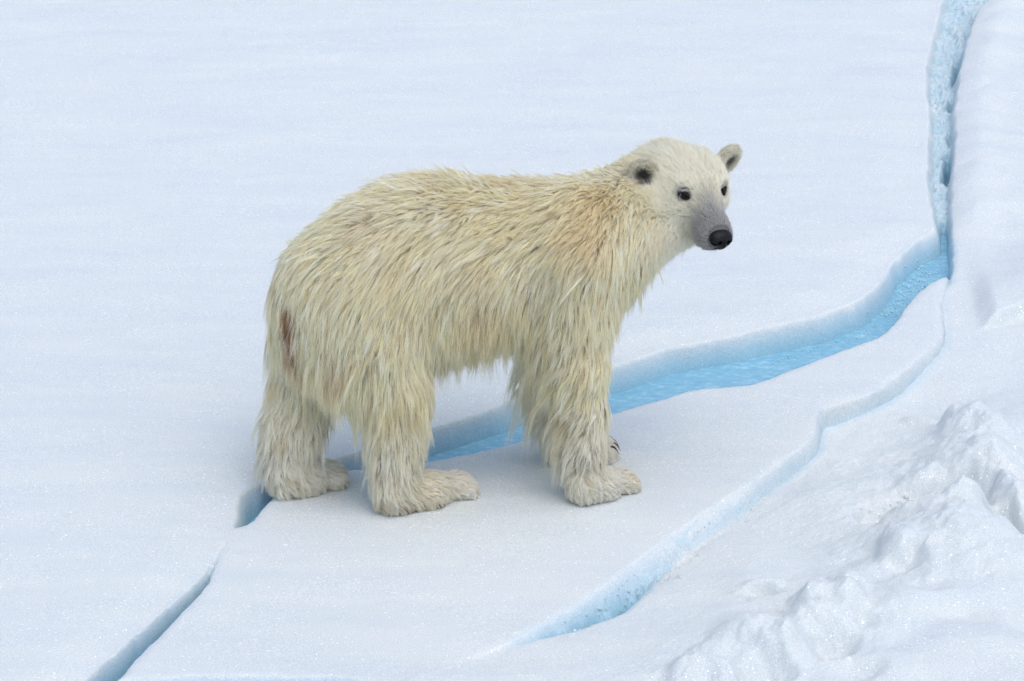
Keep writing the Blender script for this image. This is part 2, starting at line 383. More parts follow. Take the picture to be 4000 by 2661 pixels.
def build_water():
    m, nt, b = mat('meltwater'); L = nt.links.new
    tc = N(nt, 'ShaderNodeTexCoord')
    mp = N(nt, 'ShaderNodeMapping'); mp.inputs['Rotation'].default_value = (0, 0, R(20)); mp.inputs['Scale'].default_value = (30, 55, 30); L(tc.outputs['Object'], mp.inputs[0])
    n = N(nt, 'ShaderNodeTexNoise', i_Scale=1.0, i_Detail=5.0, i_Roughness=.65); L(mp.outputs[0], n.inputs['Vector'])
    n2 = N(nt, 'ShaderNodeTexNoise', i_Scale=3.0, i_Detail=3.0); L(tc.outputs['Object'], n2.inputs['Vector'])
    r = ramp(nt, [(.35, (.17, .40, .54)), (.55, (.22, .45, .58)), (.72, (.38, .60, .70))], n.outputs[0])
    L(r.outputs[0], b.inputs['Base Color']); b.inputs['Roughness'].default_value = .12; b.inputs['IOR'].default_value = 1.33
    bp = N(nt, 'ShaderNodeBump'); bp.inputs['Strength'].default_value = .4; bp.inputs['Distance'].default_value = .004; L(n.outputs[0], bp.inputs['Height']); L(bp.outputs[0], b.inputs['Normal'])
    a = gp([(450, 1130), (560, 1290)], WATER_Z)
    ring_far = gp([(u, v - 45) for u, v in B_far], WATER_Z); ring_near = gp([(u, v + 12) for u, v in B_near], WATER_Z)
    # strip grid between the two sides
    xs = np.linspace(gp([(505, 1200)], WATER_Z)[0, 0], gp([(2195, 600)], WATER_Z)[0, 0], 160)
    o1 = np.argsort(ring_far[:, 0]); o2 = np.argsort(ring_near[:, 0])
    yf = np.interp(xs, ring_far[o1, 0], ring_far[o1, 1]) ; yn = np.interp(xs, ring_near[o2, 0], ring_near[o2, 1]) - .03
    rows = 14; V = []; F = []
    for j in range(rows):
        t = j / (rows - 1)
        for i, x in enumerate(xs): V.append((x, yn[i] * (1 - t) + yf[i] * t, WATER_Z))
    n_ = len(xs)
    for j in range(rows - 1):
        for i in range(n_ - 1): F.append((j * n_ + i, j * n_ + i + 1, (j + 1) * n_ + i + 1, (j + 1) * n_ + i))
    o = mesh_obj('water', V, F, m); o['kind'] = 'structure'; o['label'] = 'pale turquoise meltwater in the long crack behind the bear'
build_water()

def build_crumbs():
    """loose crumbs of ice and snow lying in the cracks"""
    r = np.random.default_rng(77)
    bm_v = np.array([(0, 0, 1), (.894, 0, .447), (.276, .851, .447), (-.724, .526, .447), (-.724, -.526, .447), (.276, -.851, .447), (.724, .526, -.447), (-.276, .851, -.447), (-.894, 0, -.447), (-.276, -.851, -.447), (.724, -.526, -.447), (0, 0, -1)])
    bm_f = np.array([(0, 1, 2), (0, 2, 3), (0, 3, 4), (0, 4, 5), (0, 5, 1), (1, 6, 2), (2, 7, 3), (3, 8, 4), (4, 9, 5), (5, 10, 1), (6, 7, 2), (7, 8, 3), (8, 9, 4), (9, 10, 5), (10, 6, 1), (11, 7, 6), (11, 8, 7), (11, 9, 8), (11, 10, 9), (11, 6, 10)])
    # (path, number, spread in metres across, size)
    zones = [([(2200, -60), (2190, 60), (2170, 180), (2165, 300), (2160, 420), (2165, 500)], 120, .030, .006),
             ([(2140, 590), (2110, 640), (2085, 680), (2060, 715)], 420, .028, .010), ([(2060, 690), (1980, 750), (1880, 790), (1780, 815)], 220, .012, .006),
             ([(390, 1440), (340, 1490), (290, 1545), (240, 1600)], 160, .016, .008), ([(1480, 1345), (1400, 1385), (1320, 1425), (1240, 1455)], 260, .045, .0075),
             ([(1900, 955), (1980, 925), (2080, 875), (2150, 815)], 260, .012, .005), ([(1740, 1130), (1640, 1210), (1540, 1290)], 500, .030, .0045),
             ([(2030, 1190), (2100, 1180), (2170, 1175)], 160, .05, .008), ([(545, 1190), (580, 1150)], 60, .012, .006)]
    V = []; F = []; n = 0; D = []
    for path, num, spr, size in zones:
        g = gp(path, -.05); t = r.random(num) * (len(path) - 1); i = t.astype(int); f = (t - i)[:, None]
        P = g[i] * (1 - f) + g[i + 1] * f + r.normal(0, spr, (num, 2)) * np.array([1, 1.4])
        xi = np.clip(np.searchsorted(GX, P[:, 0]), 0, len(GX) - 1); yi = np.clip(np.searchsorted(GY, P[:, 1]), 0, len(GY) - 1)
        Z = GZ[yi, xi]; dd = GD[yi, xi]
        for k in range(num):
            z = Z[k]
            if z > -.02: continue
            if z < WATER_Z - .003:
                if r.random() < .45: continue
                z = WATER_Z
            s = size * .42 * np.exp(r.normal(0, .35)) ; q = bm_v * (1 + r.normal(0, .22, (12, 1))) * s * r.uniform(.6, 1.2, 3)
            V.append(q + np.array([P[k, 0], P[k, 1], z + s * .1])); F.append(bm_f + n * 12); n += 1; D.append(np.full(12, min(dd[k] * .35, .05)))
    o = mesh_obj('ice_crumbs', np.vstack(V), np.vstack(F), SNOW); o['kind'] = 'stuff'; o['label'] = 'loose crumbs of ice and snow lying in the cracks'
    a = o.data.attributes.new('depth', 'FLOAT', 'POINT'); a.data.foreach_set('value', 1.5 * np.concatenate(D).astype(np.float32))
build_crumbs()

# ------------------------------------------------------------------ the polar bear
YAW = R(12)
HD = np.array([math.cos(YAW), math.sin(YAW), 0]); LT = np.array([-math.sin(YAW), math.cos(YAW), 0])
foot0 = ground(np.array(965.), np.array(1150.), 0.0)
ORG = foot0 + LT * .125                                # mid plane of the body at the near hind foot
def to_local(P):
    q = np.asarray(P) - ORG; return np.stack([q @ HD, q @ LT, q[..., 2]], -1)
def to_world(P):
    P = np.asarray(P, float); return ORG + P[..., 0:1] * HD + P[..., 1:2] * LT + P[..., 2:3] * np.array([0, 0, 1.0])
def LP(u, v, y):
    """local point seen at (u,v) lying at lateral offset y (towards the far side)"""
    d = ray(float(u), float(v)); t = (y - (CAM - ORG) @ LT) / (d @ LT)
    return to_local(CAM + d * t)

# ---- implicit surface
H = .0065
lo = np.array([-.62, -.50, -.03]); hi = np.array([1.12, .50, 1.22])
nn = np.ceil((hi - lo) / H).astype(int) + 1
SDF = np.full(nn, .25, np.float32)
ax = [lo[k] + H * np.arange(nn[k]) for k in range(3)]

def block(c0, c1, marg):
    i0 = np.clip(np.floor((np.minimum(c0, c1) - marg - lo) / H).astype(int), 0, nn - 1)
    i1 = np.clip(np.ceil((np.maximum(c0, c1) + marg - lo) / H).astype(int) + 1, 1, nn)
    sl = tuple(slice(a, b) for a, b in zip(i0, i1))
    X, Y, Z = np.meshgrid(ax[0][sl[0]], ax[1][sl[1]], ax[2][sl[2]], indexing='ij', sparse=True)
    return sl, X.astype(np.float32), Y.astype(np.float32), Z.astype(np.float32)

def smin(a, b, k):
    h = np.maximum(k - np.abs(a - b), 0) / k
    return np.minimum(a, b) - h * h * k * .25
def smax(a, b, k): return -smin(-a, -b, k)

def cone(a, b, ra, rb, k=.04, wy=1.0, sub=False):
    """round cone between two joints; wy < 1 flattens it sideways"""
    a = np.array(a, float); b = np.array(b, float); m = max(ra, rb) + .08
    sl, X, Y, Z = block(a, b, m)
    ab = b - a; L = ab @ ab + 1e-9
    t = np.clip(((X - a[0]) * ab[0] + (Y - a[1]) * ab[1] + (Z - a[2]) * ab[2]) / L, 0, 1)
    d = np.sqrt((X - a[0] - t * ab[0]) ** 2 + ((Y - a[1] - t * ab[1]) / wy) ** 2 + (Z - a[2] - t * ab[2]) ** 2) - (ra + (rb - ra) * t)
    if sub: SDF[sl] = smax(SDF[sl], -d, k)
    else: SDF[sl] = smin(SDF[sl], d, k)

def ellip(c, r, M=None, k=.03, sub=False):
    """ellipsoid; M rows are its axes"""
    c = np.array(c, float); r = np.array(r, float); rm = r.max()
    sl, X, Y, Z = block(c, c, rm + .06)
    if M is None: M = np.eye(3)
    X = X - c[0]; Y = Y - c[1]; Z = Z - c[2]
    q = [(X * M[i][0] + Y * M[i][1] + Z * M[i][2]) for i in range(3)]
    k0 = np.sqrt(sum((q[i] / r[i]) ** 2 for i in range(3))); k1 = np.sqrt(sum((q[i] / r[i] ** 2) ** 2 for i in range(3))) + 1e-6
    d = k0 * (k0 - 1) / k1
    if sub: SDF[sl] = smax(SDF[sl], -d, k)
    else: SDF[sl] = smin(SDF[sl], d, k)

# torso: stations along the mid plane, top and underline read from the photograph less the fur
ST = [  # u, top, bottom, half width
    (696, 600, 790, .10), (720, 556, 822, .15), (762, 510, 850, .185), (820, 462, 850, .21), (900, 425, 840, .22), (980, 410, 815, .22), (1060, 412, 795, .218),
    (1140, 420, 775, .21), (1220, 420, 762, .20), (1300, 422, 760, .19), (1370, 434, 745, .17), (1398, 470, 700, .13), (1420, 510, 660, .08)]
sx = []; sz = []; sh = []; sw = []
for u, vt, vb, wy in ST:
    p1 = LP(u, vt, 0); p2 = LP(u, vb, 0); c = (p1 + p2) / 2; Hh = abs(p1[2] - p2[2]) / 2
    hz = math.sqrt(max((Hh * CP) ** 2 - (wy * SP) ** 2, .0025)) / CP
    sx.append(c[0]); sz.append(c[2]); sh.append(hz); sw.append(wy)
sx, sz, sh, sw = map(np.array, (sx, sz, sh, sw))
def torso():
    sl, X, Y, Z = block((sx[0], -.25, .3), (sx[-1], .25, 1.0), .12)
    xx = X[:, 0, 0]
    t = np.clip(xx, sx[0], sx[-1])
    def it(a):
        f = np.interp(t, sx, a); kx = np.ones(13) / 13; fp = np.pad(f, 6, mode='edge'); return np.convolve(fp, kx, 'valid')[:, None, None]
    cz, hz, wy = it(sz), it(sh), it(sw)
    dx = (xx - t)[:, None, None]
    e = np.sqrt(((Z - cz) / hz) ** 2 + (Y / wy) ** 2)
    d = (e - 1) * np.minimum(hz, wy)
    d = np.sqrt(np.maximum(d, 0) ** 2 + dx ** 2) + np.minimum(d, 0) * (np.abs(dx) < 1e-6)
    SDF[sl] = smin(SDF[sl], d.astype(np.float32), .02)
torso()

# rump and thighs
ellip(LP(748, 715, 0), (.145, .18, .20), k=.08)
ellip(LP(845, 740, -.115), (.165, .105, .225), k=.07)
ellip(LP(768, 745, .11), (.145, .10, .205), k=.07)
tail = LP(668, 735, 0); cone(LP(690, 690, 0), LP(668, 790, -.01), .035, .018, .03)

def leg_chain(js, k=.045):
    for (a, ra), (b, rb) in zip(js[:-1], js[1:]): cone(a, b, ra, rb, k)

def foot_pt(u, v, h):
    p = ground(np.array(float(u)), np.array(float(v)), h); return to_local(p)
YNH = foot_pt(900, 1140, .045)[1]; YFH = foot_pt(655, 1103, .045)[1]; YNF = foot_pt(1342, 1122, .042)[1]; YFF = foot_pt(1290, 1032, .04)[1]
print('FEET', YNH, YFH, YNF, YFF)
# near hind leg
leg_chain([(LP(868, 790, -.12), .125), (LP(912, 905, -.08 + .4 * YNH), .082), (LP(910, 1000, -.02 + .8 * YNH), .070), (LP(908, 1090, YNH), .066)])
def paw(heel, mid, toe, r0, r1, r2, w=1.25, k=.035, toes=5, spread=.042):
    cone(heel, mid, r0, r1, k, wy=w); cone(mid, toe, r1, r2, k, wy=w)
    d = toe - heel; d = d / np.linalg.norm(d); side = np.cross([0, 0, 1], d); side /= np.linalg.norm(side)
    out = []
    for i in range(toes):
        s = (i - (toes - 1) / 2) / ((toes - 1) / 2)
        c = toe + side * s * spread * 1.15 + d * (.020 - .014 * s * s); c[2] = max(toe[2] - .006, .012)
        ellip(c, (.027, .021, .022), k=.024); out.append((c, d, side))
    return out
pawNH = paw(foot_pt(900, 1140, .045), foot_pt(985, 1130, .036), foot_pt(1055, 1115, .030), .054, .046, .033)
# far hind leg
leg_chain([(LP(722, 800, .11), .115), (LP(698, 905, .06 + .5 * YFH), .080), (LP(676, 990, .02 + .8 * YFH), .072), (LP(660, 1060, YFH), .066)])
pawFH = paw(foot_pt(655, 1103, .045), foot_pt(710, 1098, .040), foot_pt(757, 1090, .034), .052, .046, .034)
# near front leg
leg_chain([(LP(1320, 600, -.13), .13), (LP(1318, 740, -.15), .10), (LP(1332, 850, -.08 + .5 * YNF), .070), (LP(1340, 950, -.03 + .8 * YNF), .055), (LP(1342, 1030, YNF), .048), (LP(1345, 1090, YNF), .050)])
pawNF = paw(foot_pt(1342, 1122, .042), foot_pt(1390, 1116, .033), foot_pt(1422, 1104, .026), .048, .040, .030)
# far front leg
leg_chain([(LP(1335, 620, .12), .12), (LP(1302, 760, .13), .09), (LP(1285, 870, .06 + .5 * YFF), .070), (LP(1285, 950, .03 + .8 * YFF), .052), (LP(1288, 1010, YFF), .046)])
pawFF = paw(foot_pt(1290, 1032, .040), foot_pt(1335, 1030, .038), foot_pt(1376, 1028, .034), .045, .043, .034)
# shoulders and neck
ellip(LP(1325, 590, -.09), (.15, .10, .20), k=.08)
ellip(LP(1345, 590, .09), (.14, .10, .19), k=.08)
# ---- head frame
EYE = to_local(CAM + ray(1620., 444.) * 12.75)     # between the eyes
# depth of the head: above the shoulders, slightly in front
EYE = LP(1616, 438, -.02)
psi = R(29)
Fh = np.array([math.sin(psi), -math.cos(psi), 0])          # world, horizontal part of the facing
Sh = np.array([math.cos(psi), math.sin(psi), 0])           # towards picture right (the bear's left)
pit = R(10); rol = R(-4.5)
Fw = Fh * math.cos(pit) + np.array([0, 0, -math.sin(pit)])
Uw = Fh * math.sin(pit) + np.array([0, 0, math.cos(pit)])
Sw = Sh * math.cos(rol) + Uw * math.sin(rol); Uw = Uw * math.cos(rol) - Sh * math.sin(rol)
def dl(v): return np.array([v @ HD, v @ LT, v[2]])
HF, HS, HU = dl(Fw), dl(Sw), dl(Uw); HM = np.array([HF, HS, HU])
def HP(f, s, u): return EYE + HF * f + HS * s + HU * u
# neck
ellip(LP(1396, 555, 0), (.11, .12, .16), k=.07)
cone(LP(1385, 540, 0), HP(-.18, -.01, -.058), .15, .104, .06)
cone(LP(1370, 545, -.02), HP(-.13, -.01, -.07), .12, .09, .06)
cone(LP(1388, 545, -.02), HP(-.040, -.01, -.140), .10, .052, .06)
# skull (f forward, s side, u up from between the eyes)
ellip(HP(-.095, 0, -.030), (.130, .112, .084), HM, .04)
for s in (-1, 1): ellip(HP(-.105, s * .070, -.010), (.07, .045, .050), HM, .04)
ellip(HP(-.13, 0, -.050), (.085, .120, .075), HM, .04)
for s in (-1, 1):
    ellip(HP(-.075, s * .062, -.050), (.085, .052, .070), HM, .04)      # cheek
    ellip(HP(-.028, s * .050, .018), (.040, .028, .016), HM, .025)      # brow
cone(HP(-.02, 0, -.032), HP(.085, 0, -.072), .060, .043, .035)          # bridge and muzzle
ellip(HP(.096, 0, -.088), (.052, .046, .040), HM, .025)
cone(HP(-.03, 0, -.090), HP(.082, 0, -.110), .054, .027, .03)           # jaw
for s in (-1, 1):
    ellip(HP(.094, s * .022, -.098), (.042, .026, .026), HM, .02)       # lips
    ellip(HP(.012, s * .063, -.003), (.021, .018, .015), HM, .012, sub=True)  # eye socket
# ears
EARS = []
for s in (-1, 1):
    dn = .010 if s < 0 else 0
    base = HP(-.112 + 1.4 * dn, s * (.130 + .3 * dn), .004 - .5 * dn); tip = HP(-.114 + 1.6 * dn, s * (.168 + .6 * dn), .050 + .3 * dn)
    e_u = tip - base; e_u /= np.linalg.norm(e_u)
    e_f = HF * .95 + HS * s * .30; e_f -= e_u * (e_f @ e_u); e_f /= np.linalg.norm(e_f); e_s = np.cross(e_u, e_f)
    M = np.array([e_f, e_s, e_u]); c = base + e_u * .030
    ellip(c, (.019, .042, .050), M, .014)
    ellip(c + e_f * .018 + e_u * .005, (.015, .028, .035), M, .008, sub=True)
    EARS.append((c, M))

def surface_nets(G):
    s = G < 0
    corners = [s[i:s.shape[0] - 1 + i, j:s.shape[1] - 1 + j, k:s.shape[2] - 1 + k] for i in (0, 1) for j in (0, 1) for k in (0, 1)]
    cnt = sum(c.astype(np.int8) for c in corners)
    ci = np.argwhere((cnt > 0) & (cnt < 8))
    idx = np.full(cnt.shape, -1, np.int32); idx[ci[:, 0], ci[:, 1], ci[:, 2]] = np.arange(len(ci))
    P = np.zeros((len(ci), 3)); n = np.zeros(len(ci))
    offs = [(i, j, k) for i in (0, 1) for j in (0, 1) for k in (0, 1)]
    for a in offs:
        for d in range(3):
            if a[d]: continue
            b = list(a); b[d] = 1
            va = G[ci[:, 0] + a[0], ci[:, 1] + a[1], ci[:, 2] + a[2]]; vb = G[ci[:, 0] + b[0], ci[:, 1] + b[1], ci[:, 2] + b[2]]
            m = (va < 0) != (vb < 0); t = np.where(m, va / (va - vb + 1e-12), 0)
            q = np.array(a, float)[None] + t[:, None] * (np.array(b) - np.array(a))[None]
            P += q * m[:, None]; n += m
    P = ci + P / n[:, None]
    F = []
    for d in range(3):
        e = (d + 1) % 3; f = (d + 2) % 3
        s0 = [slice(None)] * 3; s1 = [slice(None)] * 3; s0[d] = slice(0, -1); s1[d] = slice(1, None)
        a = s[tuple(s0)]; b = s[tuple(s1)]; q = np.argwhere(a != b)
        q = q[(q[:, e] > 0) & (q[:, f] > 0) & (q[:, e] < idx.shape[e]) & (q[:, f] < idx.shape[f])]
        def g(de, df):
            r = q.copy(); r[:, e] -= de; r[:, f] -= df; return idx[r[:, 0], r[:, 1], r[:, 2]]
        quad = np.stack([g(1, 1), g(0, 1), g(0, 0), g(1, 0)], 1)
        fl = ~a[q[:, 0], q[:, 1], q[:, 2]]
        quad[fl] = quad[fl][:, ::-1]; F.append(quad)
    F = np.vstack(F); F = F[(F >= 0).all(1)]
    return P, F
BV, BF = surface_nets(SDF)
BV = lo + BV * H

def samp(P, G=None):
    G = SDF if G is None else G
    q = (P - lo) / H; q = np.clip(q, 0, nn - 1.001); i = q.astype(int); f = q - i
    r = 0
    for a in (0, 1):
        for b in (0, 1):
            for c in (0, 1):
                w_ = (f[..., 0] if a else 1 - f[..., 0]) * (f[..., 1] if b else 1 - f[..., 1]) * (f[..., 2] if c else 1 - f[..., 2])
                r = r + w_ * G[i[..., 0] + a, i[..., 1] + b, i[..., 2] + c]
    return r
def grad(P, e=.008):
    g = np.stack([samp(P + np.eye(3)[k] * e) - samp(P - np.eye(3)[k] * e) for k in range(3)], -1)
    return g / (np.linalg.norm(g, axis=-1, keepdims=True) + 1e-9)

def tag(o, label=None, cat=None, kind=None, group=None):
    if label: o['label'] = label
    if cat: o['category'] = cat
    if kind: o['kind'] = kind
    if group: o['group'] = group
    return o
root = bpy.data.objects.new('polar_bear', None); C.objects.link(root)
root.matrix_world = Matrix(((HD[0], LT[0], 0, ORG[0]), (HD[1], LT[1], 0, ORG[1]), (0, 0, 1, 0), (0, 0, 0, 1)))
root.empty_display_size = .3
tag(root, 'young cream polar bear with wet clumped fur looking back from the ice slab', 'polar bear')

def head_coords(P):
    q = P - EYE; return q @ HF, q @ HS, q @ HU
def hit(u, v):
    """near surface point of the body seen at (u,v)"""
    d = ray(float(u), float(v)); o = to_local(CAM); dloc = np.array([d @ HD, d @ LT, d[2]])
    t = 10.5
    for _ in range(400):
        p = o + dloc * t
        if ((p < lo) | (p > hi)).any(): t += .02; 
        else:
            s = float(samp(p[None])[0])
            if s < .001: return p
            t += max(s * .7, .002)
        if t > 16: break
    return None
# fur direction read off the photograph: u, v, direction in the picture, length, lift
CTRL = [
 (930,435,-1,.12,.09,.60),(990,430,-1,.12,.09,.62),(1050,432,-1,.15,.085,.5),(1150,436,-1,.2,.075,.5),(1250,436,-1,.3,.07,.38),(1330,430,-.95,.35,.075,.52),(1400,425,-.9,.5,.07,.5),
 (860,465,-1,.25,.085,.4),(800,505,-.95,.4,.085,.36),(720,580,-.75,.7,.08,.34),(665,650,-.35,1,.075,.34),(640,740,-.1,1,.075,.4),(632,800,-.05,1,.075,.4),
 (900,540,-.8,.65,.085,.26),(1000,520,-.75,.7,.085,.26),(1100,520,-.8,.6,.08,.26),(1200,520,-.8,.6,.08,.26),(1300,520,-.75,.7,.08,.28),(1380,500,-.6,.85,.075,.3),
 (820,620,-.6,.8,.085,.26),(920,640,-.55,.85,.085,.24),(1020,640,-.5,.85,.085,.24),(1120,620,-.6,.8,.085,.24),(1220,620,-.6,.8,.085,.26),(1320,620,-.45,.9,.08,.28),(1400,600,-.25,1,.07,.3),
 (760,700,-.4,.95,.085,.26),(860,740,-.4,.95,.09,.26),(960,740,-.3,.97,.09,.26),(1060,720,-.25,1,.09,.24),(1150,700,-.35,.95,.09,.26),(1240,700,-.45,.9,.085,.28),(1330,700,-.3,1,.08,.28),(1410,700,-.1,1,.07,.32),
 (720,800,-.25,1,.09,.3),(800,840,-.3,1,.10,.3),(880,840,-.2,1,.095,.28),(960,830,-.05,1,.09,.28),(1020,810,0,1,.095,.3),(1090,785,.03,1,.095,.3),(1170,760,-.05,1,.09,.3),(1230,760,-.3,1,.085,.3),
 (760,850,-.1,1,.11,.3),
 (880,920,-.15,1,.08,.28),(950,920,.15,1,.08,.32),(985,900,.25,1,.075,.34),(870,1000,-.08,1,.07,.3),(930,1000,.05,1,.065,.26),(975,1000,.2,1,.06,.32),(870,1080,-.05,1,.06,.32),(920,1070,.05,1,.055,.26),(970,1065,.35,.9,.05,.26),
 (885,1140,-.1,1,.04,.3),(930,1125,.4,.9,.045,.24),(990,1110,.8,.5,.045,.2),(1050,1100,.9,.4,.038,.2),(1085,1120,.6,.8,.028,.25),
 (640,880,-.12,1,.085,.34),(700,880,-.1,1,.08,.28),(740,880,.05,1,.08,.3),(640,960,-.3,.95,.075,.36),(700,960,-.05,1,.06,.26),(740,960,.1,1,.06,.3),(625,1040,-.5,.85,.07,.4),(680,1040,-.05,1,.055,.26),(720,1040,.2,1,.05,.28),
 (635,1100,-.5,.8,.05,.36),(690,1100,.5,.8,.04,.24),(750,1085,.8,.5,.035,.22),(775,1100,.6,.8,.025,.25),
 (1360,780,-.3,1,.07,.28),(1300,790,-.55,.85,.08,.3),(1400,800,-.02,1,.06,.34),(1270,840,-.75,.7,.10,.4),(1330,850,-.6,.8,.075,.28),(1385,850,-.1,1,.055,.3),(1280,900,-.85,.6,.10,.42),(1330,920,-.75,.65,.07,.28),(1375,920,-.2,1,.05,.28),
 (1295,980,-.9,.5,.10,.4),(1335,980,-.7,.7,.06,.28),(1370,980,-.2,1,.045,.26),(1315,1040,-.7,.7,.05,.34),(1350,1040,-.2,1,.035,.24),(1375,1045,.1,1,.04,.26),(1320,1090,-.6,.8,.035,.32),
 (1350,1110,-.1,1,.028,.26),(1395,1095,.6,.8,.04,.22),(1440,1100,.8,.6,.032,.22),(1400,1130,.2,1,.03,.25),
 (1240,850,-.7,.7,.10,.42),(1240,920,-.85,.55,.095,.42),(1255,1000,-.8,.6,.065,.36),(1265,1030,-.6,.8,.04,.3),
 (1430,440,-.75,.6,.06,.4),(1440,500,-.55,.85,.06,.32),(1460,560,-.35,.95,.055,.32),(1430,620,-.2,1,.06,.34),(1500,560,-.3,.95,.05,.34),(1500,600,-.25,1,.055,.36),(1545,570,-.35,.95,.045,.34),(1480,640,-.2,1,.055,.36),
]
cp = []; cn = []; cdir = []; cl = []; cli = []
for (u, v, du, dv, ln, lf) in CTRL:
    p = hit(u, v)
    if p is None:
        for (a, b) in ((8, 0), (-8, 0), (0, 8), (0, -8), (14, 0), (-14, 0), (0, 14), (0, -14), (22, 0), (-22, 0), (30, 0), (-30, 0)):
            p = hit(u + a, v + b)
            if p is not None: break
    if p is None: print('MISS', u, v); continue
    n = grad(p[None])[0]
    dv3 = (RT * du - UP * dv); dloc = np.array([dv3 @ HD, dv3 @ LT, dv3[2]]); vloc = np.array([FW @ HD, FW @ LT, FW[2]])
    k_ = (dloc @ n) / min(vloc @ n, -.35); d = dloc - k_ * vloc; d -= n * (d @ n); d /= np.linalg.norm(d)
    for sgn in ((1, -1) if abs(p[1]) > .0 else (1,)):
        m_ = np.array([1, sgn, 1]); cp.append(p * m_); cn.append(n * m_); cdir.append(d * m_); cl.append(ln); cli.append(lf)
cp, cn, cdir, cl, cli = map(np.array, (cp, cn, cdir, cl, cli))

def noise3(P, f, seed):
    return perlin(P[:, 0] * f + P[:, 1] * f * .37, P[:, 2] * f - P[:, 1] * f * .51, seed)

def field(P, n):
    """direction, length, lift, head weight at surface points"""
    D = np.zeros_like(P); Ln = np.zeros(len(P)); Lf = np.zeros(len(P))
    for s_ in range(0, len(P), 20000):
        q = P[s_:s_ + 20000]; nq = n[s_:s_ + 20000]
        d2 = ((q[:, None, :] - cp[None]) ** 2).sum(-1) + .03 * (1 - nq @ cn.T) * .5
        w_ = 1 / (d2 + 4e-4) ** 2
        w_ /= w_.sum(1, keepdims=True)
        D[s_:s_ + 20000] = w_ @ cdir; Ln[s_:s_ + 20000] = w_ @ cl; Lf[s_:s_ + 20000] = w_ @ cli
    f, s, u = head_coords(P)
    hw = 1 - sst(.12, .24, np.sqrt(((f + .055)) ** 2 + s ** 2 + (u + .03) ** 2))
    hw = np.maximum(hw, 1 - sst(.05, .09, np.sqrt((f - .1) ** 2 + s ** 2 + (u + .08) ** 2)))
    for (c, M) in EARS: hw = np.maximum(hw, 1 - sst(.045, .07, np.linalg.norm(P - c, axis=1)))
    low = sst(-.02, -.09, u)
    hd = (-HF[None] * 1.0 + HU[None] * (.35 * (1 - low) - .75 * low)[:, None] * sst(.10, -.02, f)[:, None] + HS[None] * (np.sign(s) * sst(.01, .06, np.abs(s)) * .45)[:, None])
    hl = .029 + .010 * sst(.0, .04, u) * sst(-.0, -.06, f) - .012 * sst(-.06, .02, f) - .006 * sst(.02, .08, f) + .032 * low * sst(.02, -.07, f) + .004 * sst(.0, .05, u) * sst(-.05, -.12, f)
    ear = np.zeros(len(P))
    for (c, M) in EARS:
        e = 1 - sst(.042, .056, np.linalg.norm(P - c, axis=1)); ear = np.maximum(ear, e)
        ed = M[2][None] * .9 + M[0][None] * .35
        hd = hd * (1 - e)[:, None] + ed * e[:, None]; hl = hl * (1 - e) + .015 * e; near_e = 1 - sst(.05, .085, np.linalg.norm(P - c, axis=1)); hl = hl * (1 - .45 * near_e * (1 - e)); Ln = Ln * (1 - .5 * near_e)
    # eyes: hair leaves the rim
    D = D * (1 - hw)[:, None] + hd * hw[:, None]
    Ln = Ln * (1 - hw) + hl * hw; Lf = Lf * (1 - hw) + (.30 + .38 * sst(.0, .05, u)) * hw
    footw = 1 - sst(.06, .14, P[:, 2]); Ln = Ln * (1 - .32 * footw); Lf = Lf * (1 - .4 * footw)
    bd = np.full(len(P), 9.); pd_ = np.zeros_like(P)
    for pw in (pawNH, pawFH, pawNF, pawFF):
        c_, d_, _ = pw[2]; c2 = c_ - d_ * .08; e_ = np.linalg.norm((P - c2)[:, :2], axis=1); m_ = e_ < bd; bd[m_] = e_[m_]; pd_[m_] = d_
    fd = pd_ + np.array([0, 0, -.55]); fw2 = (1 - sst(.07, .15, P[:, 2]))[:, None] * .9; D = D * (1 - fw2) + fd * fw2
    trunk = sst(.35, .6, P[:, 2]); Ln = Ln * (1 - .05 * trunk)
    D -= n * (D * n).sum(1, keepdims=True); D /= np.linalg.norm(D, axis=1, keepdims=True) + 1e-9
    return D, Ln, Lf, hw, ear

# surface area sampling
v0, v1, v2, v3 = (BV[BF[:, k]] for k in range(4))
T = np.concatenate([np.stack([v0, v1, v2], 1), np.stack([v0, v2, v3], 1)])
TA = .5 * np.linalg.norm(np.cross(T[:, 1] - T[:, 0], T[:, 2] - T[:, 0]), axis=1)
def scatter(weight, nsamp, seed):
    r = np.random.default_rng(seed); w_ = TA * weight; w_ = w_ / w_.sum()
    k = r.choice(len(T), nsamp, p=w_); a = np.sqrt(r.random(nsamp)); b = r.random(nsamp)
    t = T[k]; return (1 - a)[:, None] * t[:, 0] + (a * (1 - b))[:, None] * t[:, 1] + (a * b)[:, None] * t[:, 2]
TC = T.mean(1); f_, s_, u_ = head_coords(TC)
headw = 1 - sst(.15, .24, np.sqrt((f_ + .03) ** 2 + s_ ** 2 + (u_ + .04) ** 2))
print('area', TA.sum())

EYES = [HP(.011, s * .066, -.002) for s in (-1, 1)]
NOSE = HP(.139, -.004, -.084)

